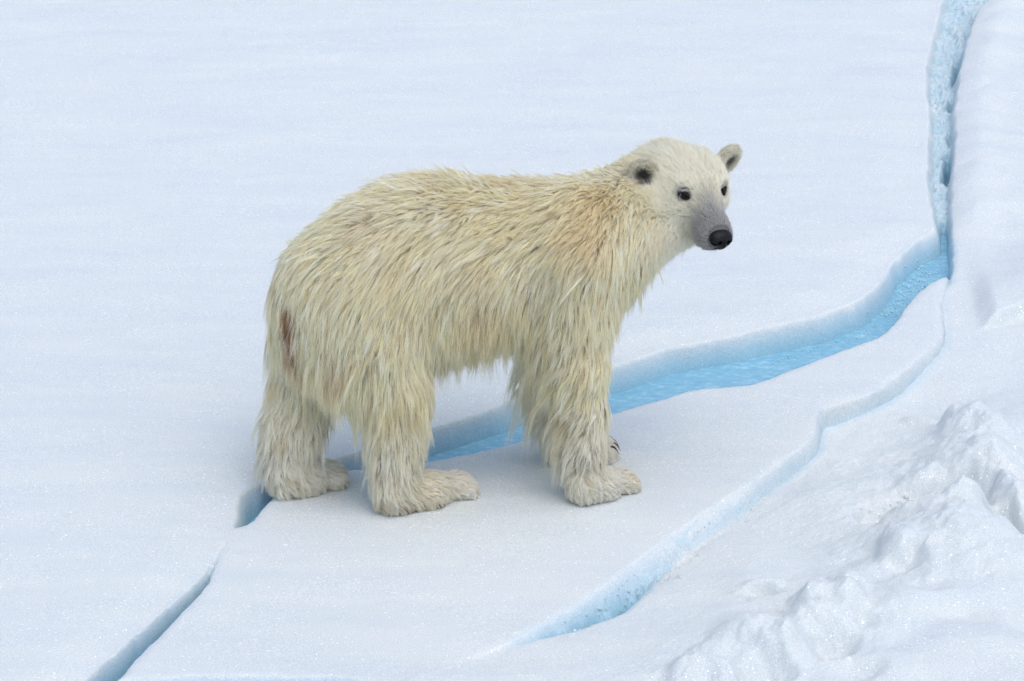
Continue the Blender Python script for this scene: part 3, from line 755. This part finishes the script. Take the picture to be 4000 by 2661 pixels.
def curves_for(nG, nH, wG, wH, seed, npt=7, lscale=1.0, clump=.9, rad=.00052, lift_add=0.0, big=.35, jit=.16, len_jit=.22, own=.06, cexp=1.35, feather=False, bend=.42):
    r = np.random.default_rng(seed)
    g = scatter(wG, nG, seed + 1)
    n = grad(g); D, Ln, Lf, hw, ear = field(g, n)
    b = np.cross(n, D)
    ang = .42 * noise3(g, 6, 7) + .30 * noise3(g, 17, 8) + r.normal(0, jit, nG)
    ang *= (1 - .65 * hw)
    D = D * np.cos(ang)[:, None] + b * np.sin(ang)[:, None]
    L_ = Ln * lscale * np.exp(r.normal(0, len_jit, nG)) * (1 + .25 * noise3(g, 9, 12))
    if feather: lift_add = lift_add + (.55 * sst(.45, .85, n[:, 2]) * (.4 + .9 * r.random(nG))) * (1 - hw); L_ = L_ * (1 - .35 * sst(.5, .85, n[:, 2])); L_ = L_ * (1 + (.15 + .4 * (g[:, 0] > .2)) * sst(-.1, -.7, n[:, 0]) * sst(.62, .45, g[:, 2]) * sst(.08, .16, g[:, 2]) * (1 - hw)); L_ = L_ * (1 + .35 * sst(-.3, -.8, n[:, 2]) * (g[:, 2] > .3) * .4)
    lift = np.clip(Lf + lift_add + r.normal(0, .10, nG), .05, .9)
    S = 8; hgt = r.uniform(.004, .020, nG); G = np.zeros((nG, S + 1, 3)); G[:, 0] = g; p = g.copy(); d = D * np.cos(lift)[:, None] + n * np.sin(lift)[:, None]
    side = r.normal(0, .35, nG)[:, None]
    for k in range(1, S + 1):
        p = p + d * (L_ / S)[:, None]
        dist = samp(p); nn_ = grad(p)
        need = np.minimum(.0015 + hgt * k / S * (L_ / .08), .03)
        push = np.maximum(need - dist, 0); p = p + nn_ * push[:, None]
        p[:, 2] = np.maximum(p[:, 2], .003 + .004 * r.random(nG))
        G[:, k] = p
        # bend towards the flow at this place and hang down a little
        hang = sst(.25, -.45, nn_[:, 2])[:, None]
        dt = d - nn_ * (d * nn_).sum(1, keepdims=True) * (bend * (1 - .9 * hang))
        dt = dt + b * side * .06 + np.array([0, 0, -1.0]) * (.035 * (1 - .8 * hw))[:, None] * (1 + 6 * hang)
        d = dt / np.linalg.norm(dt, axis=1, keepdims=True)
    if big > 0:       # locks lean on their neighbours
        m = max(nG // 9, 8); bigr = g[r.choice(nG, m, replace=False)]
        kd = KDTree(m); [kd.insert(bigr[i], i) for i in range(m)]; kd.balance()
        own_b = np.array([kd.find(q)[1] for q in g])
        cG = np.zeros((m, S + 1, 3)); cnt = np.zeros(m); np.add.at(cG, own_b, G); np.add.at(cnt, own_b, 1); cG /= np.maximum(cnt, 1)[:, None, None]
        tt = (np.arange(S + 1) / S)[None, :, None]
        G = G + (cG[own_b] - G) * tt * big * (1 - .5 * hw)[:, None, None]
    kd = KDTree(nG); [kd.insert(g[i], i) for i in range(nG)]; kd.balance()
    h = scatter(wH, nH, seed + 2)
    f, s, u = head_coords(h)
    keep = (np.linalg.norm(h - EYES[0], axis=1) > .0165) & (np.linalg.norm(h - EYES[1], axis=1) > .0165) & (np.linalg.norm(h - NOSE, axis=1) > .036) & (h[:, 2] > .004)
    h = h[keep]; nH = len(h)
    gi = np.array([kd.find(q)[1] for q in h])
    nh = grad(h); ok = (nh * n[gi]).sum(1) > .2
    h = h[ok]; gi = gi[ok]; nh = nh[ok]; nH = len(h)
    lf = np.exp(r.normal(0, .14, nH)) * (1 - .25 * (r.random(nH) < .3)); lf = np.clip(lf, .3, 1.12)
    t = np.linspace(0, 1, npt)[None, :] * lf[:, None]
    x = np.clip(t * S, 0, S - 1e-6); i = x.astype(int); fr = (x - i)[..., None]
    Gg = G[gi]; rows = np.arange(nH)[:, None]
    shp = Gg[rows, i] * (1 - fr) + Gg[rows, i + 1] * fr
    over = np.maximum(t - 1, 0)[..., None]; shp = shp + (Gg[:, S] - Gg[:, S - 1])[:, None, :] * S * over
    off = (h - g[gi])[:, None, :]
    cl_ = clump * (1 - .35 * hw[gi])
    k = 1 - cl_[:, None] * np.clip(t, 0, 1) ** cexp
    wob = r.normal(0, 1, (nH, 1, 3)) * (L_[gi] * own)[:, None, None] * (t ** 1.5)[..., None]
    stray = (r.random(nH) < .05)[:, None, None]
    P = shp + off * k[..., None] + wob * (1 + 1.8 * stray)
    P[:, 0] = h - nh * .001
    P[..., 2] = np.maximum(P[..., 2], .002)
    return h, nh, gi, P, hw[gi], ear[gi], g, L_[gi]

# ---- coat colour by place
TINT = [ # u, v, radius(m), colour
 (1365,480,.085,(.85,.71,.44)),(1400,455,.06,(.86,.73,.46)),(1330,540,.06,(.84,.72,.48)),(1380,560,.06,(.84,.72,.49)),
 (668,700,.034,(.49,.32,.17)),(670,735,.040,(.42,.24,.11)),(678,785,.034,(.40,.22,.10)),(700,830,.03,(.66,.45,.24)),(780,825,.045,(.72,.55,.34)),(640,640,.05,(.74,.60,.40)),
 (1120,720,.10,(.84,.74,.52)),(860,520,.06,(.82,.74,.55)),(640,850,.035,(.80,.62,.38)),(1150,400,.08,(.84,.74,.50)),(940,600,.07,(.86,.79,.60)),
 (930,1175,.035,(.50,.36,.18)),(1000,1172,.03,(.46,.33,.17)),(880,1160,.03,(.58,.47,.30)),(700,1135,.03,(.6,.5,.34)),(1120,600,.08,(.88,.80,.60)),
]
tc_ = []
for (u, v, rr_, c) in TINT:
    p = hit(u, v)
    if p is None: p = hit(u + 12, v - 25)
    if p is None: p = hit(u + 20, v + 25)
    if p is None: print('TM', u, v); continue
    tc_.append((p, rr_, np.array(c)))
def tint(P, nrm, hw, ear, rnd, gi_rand):
    n_ = len(P); c = np.tile(np.array([.965, .905, .70]), (n_, 1))
    z = P[:, 2]
    def mixc(c, col, w_): return c * (1 - w_)[:, None] + np.array(col)[None] * w_[:, None]
    c = mixc(c, (.91, .89, .81), 1 - sst(.10, .42, z))                   # greyer lower legs
    c = mixc(c, (.82, .74, .50), .35 * sst(-.1, .5, noise3(P, 5, 21)))
    c = mixc(c, (.93, .88, .74), .5 * sst(.0, .5, noise3(P, 8, 23)))
    c = mixc(c, (.70, .62, .44), .45 * (gi_rand < .16)); c = mixc(c, (.97, .95, .84), .6 * (gi_rand > .7))
    for (p, rr_, col) in tc_:
        wt_ = (.55 + .4 * (gi_rand > .35)) if col[0] < .5 else .42
        d = np.sqrt(((P - p) ** 2).sum(1)); c = mixc(c, col, (1 - sst(rr_ * .35, rr_ * 1.25, d)) * wt_)
    c = mixc(c, (.965, .935, .80), hw ** 2.2)
    f, s, u = head_coords(P)
    throat = (1 - sst(.12, .30, np.sqrt((f + .10) ** 2 + s ** 2 + (u + .17) ** 2))); c = mixc(c, (.95, .93, .82), throat * .85)
    muz = sst(.018, .09, f + .25 * noise3(P, 40, 31) * .1 + .0) * (1 - sst(.12, .2, np.abs(s)))
    muz = np.maximum(muz, sst(-.01, .07, f) * (1 - sst(.012, .035, np.abs(s))) * .7) * hw
    c = mixc(c, (.48, .48, .48), muz * .86)
    for e_ in EYES:
        d = np.linalg.norm(P - e_, axis=1); c = mixc(c, (.40, .41, .44), (1 - sst(.017, .030, d)) * .6)
    c = mixc(c, (.17, .155, .13), ear * .0)
    for (ec, M) in EARS:
        q = P - ec; inner = (q @ M[0] > .0) * (1 - sst(.012, .036, np.sqrt(((q @ M[1]) * 1.2) ** 2 + (q @ M[2] + .006) ** 2))) * (np.linalg.norm(q, axis=1) < .055)
        c = mixc(c, (.15, .135, .11), inner * .88)
        rim = (np.linalg.norm(q, axis=1) < .055) * (1 - inner); c = mixc(c, (.62, .60, .50), rim * .45)
    for (pp) in (pawNH, pawFH, pawNF, pawFF):
        pass
    c = c * (1 + .10 * rnd)[:, None]
    return np.clip(c, .02, .95)

def fur_object(name, sets, m, parent):
    Ps = []; roots = []
    for (h, nh, gi, P, hw, ear, g, L_), rad in sets:
        r = np.random.default_rng(3); gr = r.random(len(g))[gi]
        c = tint(h, nh, hw, ear, r.normal(0, 1, len(h)), gr)
        npt = P.shape[1]; tt = np.linspace(0, 1, npt)
        prof = (1 - tt ** 1.6) * .92 + .08
        rr_ = rad * (1 - .35 * hw)[:, None] * prof[None]
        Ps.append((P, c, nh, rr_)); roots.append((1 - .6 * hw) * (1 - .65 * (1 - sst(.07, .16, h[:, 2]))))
    sizes = np.concatenate([np.full(len(P), P.shape[1], np.int32) for P, *_ in Ps])
    pos = np.concatenate([P.reshape(-1, 3) for P, *_ in Ps]); rad = np.concatenate([r_.ravel() for *_, r_ in Ps])
    col = np.concatenate([c for _, c, _, _ in Ps]); nr = np.concatenate([n for _, _, n, _ in Ps])
    hc = bpy.data.hair_curves.new(name); hc.add_curves(sizes.tolist())
    hc.attributes['position'].data.foreach_set('vector', pos.astype(np.float32).ravel()) if 'position' in hc.attributes else None
    ra = hc.attributes.get('radius') or hc.attributes.new('radius', 'FLOAT', 'POINT'); ra.data.foreach_set('value', rad.astype(np.float32))
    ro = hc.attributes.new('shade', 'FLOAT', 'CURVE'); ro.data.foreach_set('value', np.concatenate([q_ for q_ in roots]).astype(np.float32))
    ca = hc.attributes.new('coat', 'FLOAT_COLOR', 'CURVE'); ca.data.foreach_set('color', np.concatenate([col, np.ones((len(col), 1))], 1).astype(np.float32).ravel())
    nw = nr[:, 0:1] * HD + nr[:, 1:2] * LT + nr[:, 2:3] * np.array([0, 0, 1.])
    na = hc.attributes.new('skin_normal', 'FLOAT_VECTOR', 'CURVE'); na.data.foreach_set('vector', nw.astype(np.float32).ravel())
    hc.materials.append(m); o = bpy.data.objects.new(name, hc); C.objects.link(o); o.parent = parent
    print(name, 'curves', len(sizes), 'points', len(pos))
    return o

def fur_material():
    m = bpy.data.materials.new('fur'); m.use_nodes = True; nt = m.node_tree; nt.nodes.clear(); L = nt.links.new
    out = nt.nodes.new('ShaderNodeOutputMaterial')
    at = N(nt, 'ShaderNodeAttribute', attribute_name='coat'); hi_ = nt.nodes.new('ShaderNodeHairInfo')
    r = ramp(nt, [(0.0, (.38, .335, .26)), (.25, (.74, .695, .60)), (.45, (1.0, 1.0, 1.0))], hi_.outputs['Intercept'])  # brownish wet roots, darkened further to paint the shade between locks
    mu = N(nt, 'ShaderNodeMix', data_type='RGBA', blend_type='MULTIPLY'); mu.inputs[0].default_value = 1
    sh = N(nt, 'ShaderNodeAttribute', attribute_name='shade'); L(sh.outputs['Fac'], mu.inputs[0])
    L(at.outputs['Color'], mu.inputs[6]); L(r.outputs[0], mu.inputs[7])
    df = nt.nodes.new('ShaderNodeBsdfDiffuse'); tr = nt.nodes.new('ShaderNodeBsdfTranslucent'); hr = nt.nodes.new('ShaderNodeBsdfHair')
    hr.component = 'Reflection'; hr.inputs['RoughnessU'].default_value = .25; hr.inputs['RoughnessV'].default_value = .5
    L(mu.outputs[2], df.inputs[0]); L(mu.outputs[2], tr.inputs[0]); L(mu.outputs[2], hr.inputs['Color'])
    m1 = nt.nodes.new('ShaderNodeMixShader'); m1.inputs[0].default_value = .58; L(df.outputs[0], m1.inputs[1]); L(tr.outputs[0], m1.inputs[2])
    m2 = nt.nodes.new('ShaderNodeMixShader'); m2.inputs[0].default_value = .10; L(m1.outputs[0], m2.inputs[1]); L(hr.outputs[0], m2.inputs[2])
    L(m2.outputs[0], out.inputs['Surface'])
    return m
FURM = fur_material()
sk, nt_, b_ = mat('bear_skin')
tcn = N(nt_, 'ShaderNodeAttribute', attribute_name='coat'); nt_.links.new(tcn.outputs['Color'], b_.inputs['Base Color']); b_.inputs['Roughness'].default_value = .8
body = mesh_obj('body', BV, BF, sk, root)
nB = grad(BV); _, _, _, hwB, earB = field(BV, nB)
cB = tint(BV, nB, hwB, earB, np.zeros(len(BV)), np.full(len(BV), .5)) * .62
fB, sB, uB = head_coords(BV)
muzB = sst(.03, .09, fB) * hwB; cB = cB * (1 - .7 * muzB)[:, None]
for e_ in EYES:
    d = np.linalg.norm(BV - e_, axis=1); cB = cB * (1 - .93 * (1 - sst(.019, .024, d)))[:, None]
ca = body.data.attributes.new('coat', 'FLOAT_COLOR', 'POINT'); ca.data.foreach_set('color', np.concatenate([cB, np.ones((len(cB), 1))], 1).astype(np.float32).ravel())

wBody = np.maximum(1 - headw, 0); wHead = headw
setA = curves_for(36000, 330000, wBody, wBody, 100, lscale=1.0, clump=.95, big=.35, cexp=1.0, jit=.09, own=.035)
setU = curves_for(9000, 80000, wBody, wBody, 200, npt=4, lscale=.35, clump=.6, lift_add=.10, big=0)
setH = curves_for(5500, 120000, wHead + .02 * (headw > 0), wHead + .02 * (headw > 0), 300, npt=5, clump=.75, rad=.00052, big=.2, own=.12)
setG = curves_for(3600, 50000, wBody, wBody, 400, lscale=1.3, clump=.985, lift_add=.10, big=0, own=.03, cexp=.8, jit=.22, feather=True)
wTop = sst(.35, .75, grad(TC)[:, 2]) * (TC[:, 2] > .62)
setS = curves_for(1700, 20000, wTop * (1 - .3 * headw) + 1e-6, wTop * (1 - .3 * headw) + 1e-6, 500, npt=5, lscale=.62, clump=.985, lift_add=.42, big=0, own=.03, cexp=.8, jit=.25, bend=.10)
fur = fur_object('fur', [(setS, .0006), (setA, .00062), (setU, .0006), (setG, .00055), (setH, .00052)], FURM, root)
fur['kind'] = 'stuff'; fur['label'] = 'long wet cream fur hanging in pointed locks'

# ---- eyes, nose, claws
def smooth_ball(r, rx=1, ry=1, rz=1, n=24, m_=16):
    V = []; F = []
    for j in range(m_ + 1):
        th = math.pi * j / m_
        for i in range(n):
            ph = 2 * math.pi * i / n; V.append((r * rx * math.sin(th) * math.cos(ph), r * ry * math.sin(th) * math.sin(ph), r * rz * math.cos(th)))
    for j in range(m_):
        for i in range(n): F.append((j * n + i, j * n + (i + 1) % n, (j + 1) * n + (i + 1) % n, (j + 1) * n + i))
    return np.array(V), np.array(F)
em, _, eb = mat('eye_black'); eb.inputs['Base Color'].default_value = (.006, .004, .003, 1); eb.inputs['Roughness'].default_value = .12; eb.inputs['Specular IOR Level'].default_value = .2
lm, _, lb = mat('dark_skin'); lb.inputs['Base Color'].default_value = (.012, .011, .012, 1); lb.inputs['Roughness'].default_value = .6; lb.inputs['Specular IOR Level'].default_value = .15
for k, s in enumerate((-1, 1)):
    V, F = smooth_ball(.0112); e = mesh_obj('eye', V + EYES[k] - (HF * .0005 + HS * s * .0005), F, em, root)
    # lids: a squashed ring round the eye
    nE = HF * .62 + HS * s * .78; nE /= np.linalg.norm(nE); uE = HU - nE * (HU @ nE); uE /= np.linalg.norm(uE); sE = np.cross(uE, nE)
    V = []; F = []; na, nb = 32, 10
    for i in range(na):
        a = 2 * math.pi * i / na
        rc = EYES[k] + sE * math.cos(a) * .0150 + uE * (math.sin(a) * .0082 + math.cos(a) * .001 * s) + nE * .0050
        for j in range(nb):
            b2 = 2 * math.pi * j / nb
            od = sE * math.cos(a) + uE * math.sin(a)
            V.append(rc + od * math.cos(b2) * .0042 + nE * math.sin(b2) * .0045)
    for i in range(na):
        for j in range(nb): F.append((i * nb + j, i * nb + (j + 1) % nb, ((i + 1) % na) * nb + (j + 1) % nb, ((i + 1) % na) * nb + j))
    mesh_obj('eyelid', V, F, lm, e)

def small_sdf(prims, lo2, hi2, h2):
    n2 = np.ceil((hi2 - lo2) / h2).astype(int) + 1
    X, Y, Z = np.meshgrid(*[lo2[k] + h2 * np.arange(n2[k]) for k in range(3)], indexing='ij')
    d = np.full(X.shape, .1)
    for (c, r, k, sub) in prims:
        q = np.stack([(X - c[0]) / r[0], (Y - c[1]) / r[1], (Z - c[2]) / r[2]]); k0 = np.sqrt((q ** 2).sum(0)); k1 = np.sqrt(sum((q[i] / r[i]) ** 2 for i in range(3))) + 1e-6
        e = k0 * (k0 - 1) / k1
        d = smax(d, -e, k) if sub else smin(d, e, k)
    V, F = surface_nets(d); return lo2 + V * h2, F
# nose in its own frame: x forward, y side, z up
NV, NF = small_sdf([((0, 0, .004), (.022, .031, .019), .008, 0), ((.006, .0, -.010), (.016, .017, .018), .010, 0), ((.004, .016, -.002), (.018, .014, .015), .006, 0), ((.004, -.016, -.002), (.018, .014, .015), .006, 0),
                    ((.022, .0125, -.003), (.012, .0065, .0060), .003, 1), ((.022, -.0125, -.003), (.012, .0065, .0060), .003, 1), ((.014, .027, -.008), (.012, .008, .0035), .003, 1), ((.014, -.027, -.008), (.012, .008, .0035), .003, 1),
                    ((.028, 0, -.010), (.012, .0013, .02), .002, 1)], np.array([-.03, -.04, -.035]), np.array([.035, .04, .03]), .0015)
nm, ntn, nb_ = mat('nose_leather'); nb_.inputs['Base Color'].default_value = (.005, .005, .006, 1); nb_.inputs['Roughness'].default_value = .42; nb_.inputs['Specular IOR Level'].default_value = .22
nn1 = N(ntn, 'ShaderNodeTexVoronoi', i_Scale=700.0); bpn = N(ntn, 'ShaderNodeBump'); bpn.inputs['Strength'].default_value = .35; bpn.inputs['Distance'].default_value = .001
tcn2 = N(ntn, 'ShaderNodeTexCoord'); ntn.links.new(tcn2.outputs['Object'], nn1.inputs['Vector']); ntn.links.new(nn1.outputs['Distance'], bpn.inputs['Height']); ntn.links.new(bpn.outputs[0], nb_.inputs['Normal'])
NV = NV * 1.15
nose = mesh_obj('nose', NOSE + NV[:, 0:1] * HF + NV[:, 1:2] * HS + NV[:, 2:3] * HU, NF, nm, root)
# mouth line
V = []; F = []; pts = []
for t in np.linspace(-1, 1, 41):
    a = abs(t); f = .128 - .085 * a ** 1.5; s = np.sign(t) * .040 * a ** .55; u = -.118 - .004 * a
    p = HP(f, s, u)
    for _ in range(6): p = p - grad(p[None])[0] * (samp(p[None])[0] - .001)
    pts.append(p)
pts = np.array(pts); nbr = 6
for i, p in enumerate(pts):
    tg = pts[min(i + 1, 40)] - pts[max(i - 1, 0)]; tg /= np.linalg.norm(tg); a1 = np.cross(tg, HF + HU * .3); a1 /= np.linalg.norm(a1); a2 = np.cross(tg, a1)
    for j in range(nbr): V.append(p + (a1 * math.cos(j * math.pi / 3) + a2 * math.sin(j * math.pi / 3)) * .0032)
for i in range(40):
    for j in range(nbr): F.append((i * nbr + j, i * nbr + (j + 1) % nbr, (i + 1) * nbr + (j + 1) % nbr, (i + 1) * nbr + j))
mesh_obj('lips', V, F, lm, root)

cm_, ntc, cb = mat('claw_horn'); cb.inputs['Roughness'].default_value = .3
cr = ramp(ntc, [(0, (.012, .009, .008)), (.6, (.03, .018, .012)), (1, (.20, .10, .045))]); ca_ = N(ntc, 'ShaderNodeAttribute', attribute_name='tip'); ntc.links.new(ca_.outputs['Fac'], cr.inputs[0]); ntc.links.new(cr.outputs[0], cb.inputs['Base Color'])
def claw(c, d, ln, r0=.0065, up=.014):
    V = []; F = []; tip = []; n_ = 9; m_ = 8; side = np.cross([0, 0, 1.], d); side /= np.linalg.norm(side)
    for i in range(n_):
        t = i / (n_ - 1); p = c + d * (.012 + ln * t) + np.array([0, 0, 1.]) * (up + .014 * math.sin(math.pi * min(t * .9, 1)) - .022 * t * t); r = r0 * (1 - t) ** .6 + .0004
        for j in range(m_):
            a = 2 * math.pi * j / m_; V.append(p + side * math.cos(a) * r * .8 + np.array([0, 0, 1.]) * math.sin(a) * r); tip.append(t)
    for i in range(n_ - 1):
        for j in range(m_): F.append((i * m_ + j, i * m_ + (j + 1) % m_, (i + 1) * m_ + (j + 1) % m_, (i + 1) * m_ + j))
    o = mesh_obj('claw', V, F, cm_, root); a = o.data.attributes.new('tip', 'FLOAT', 'POINT'); a.data.foreach_set('value', np.array(tip, np.float32))
for pw, ln, up in ((pawNH, .018, .004), (pawFH, .016, .004), (pawNF, .024, .006), (pawFF, .036, .014)):
    for (c, d, side) in pw: claw(c, d, ln, .0065 if pw is pawFF else .005, up)
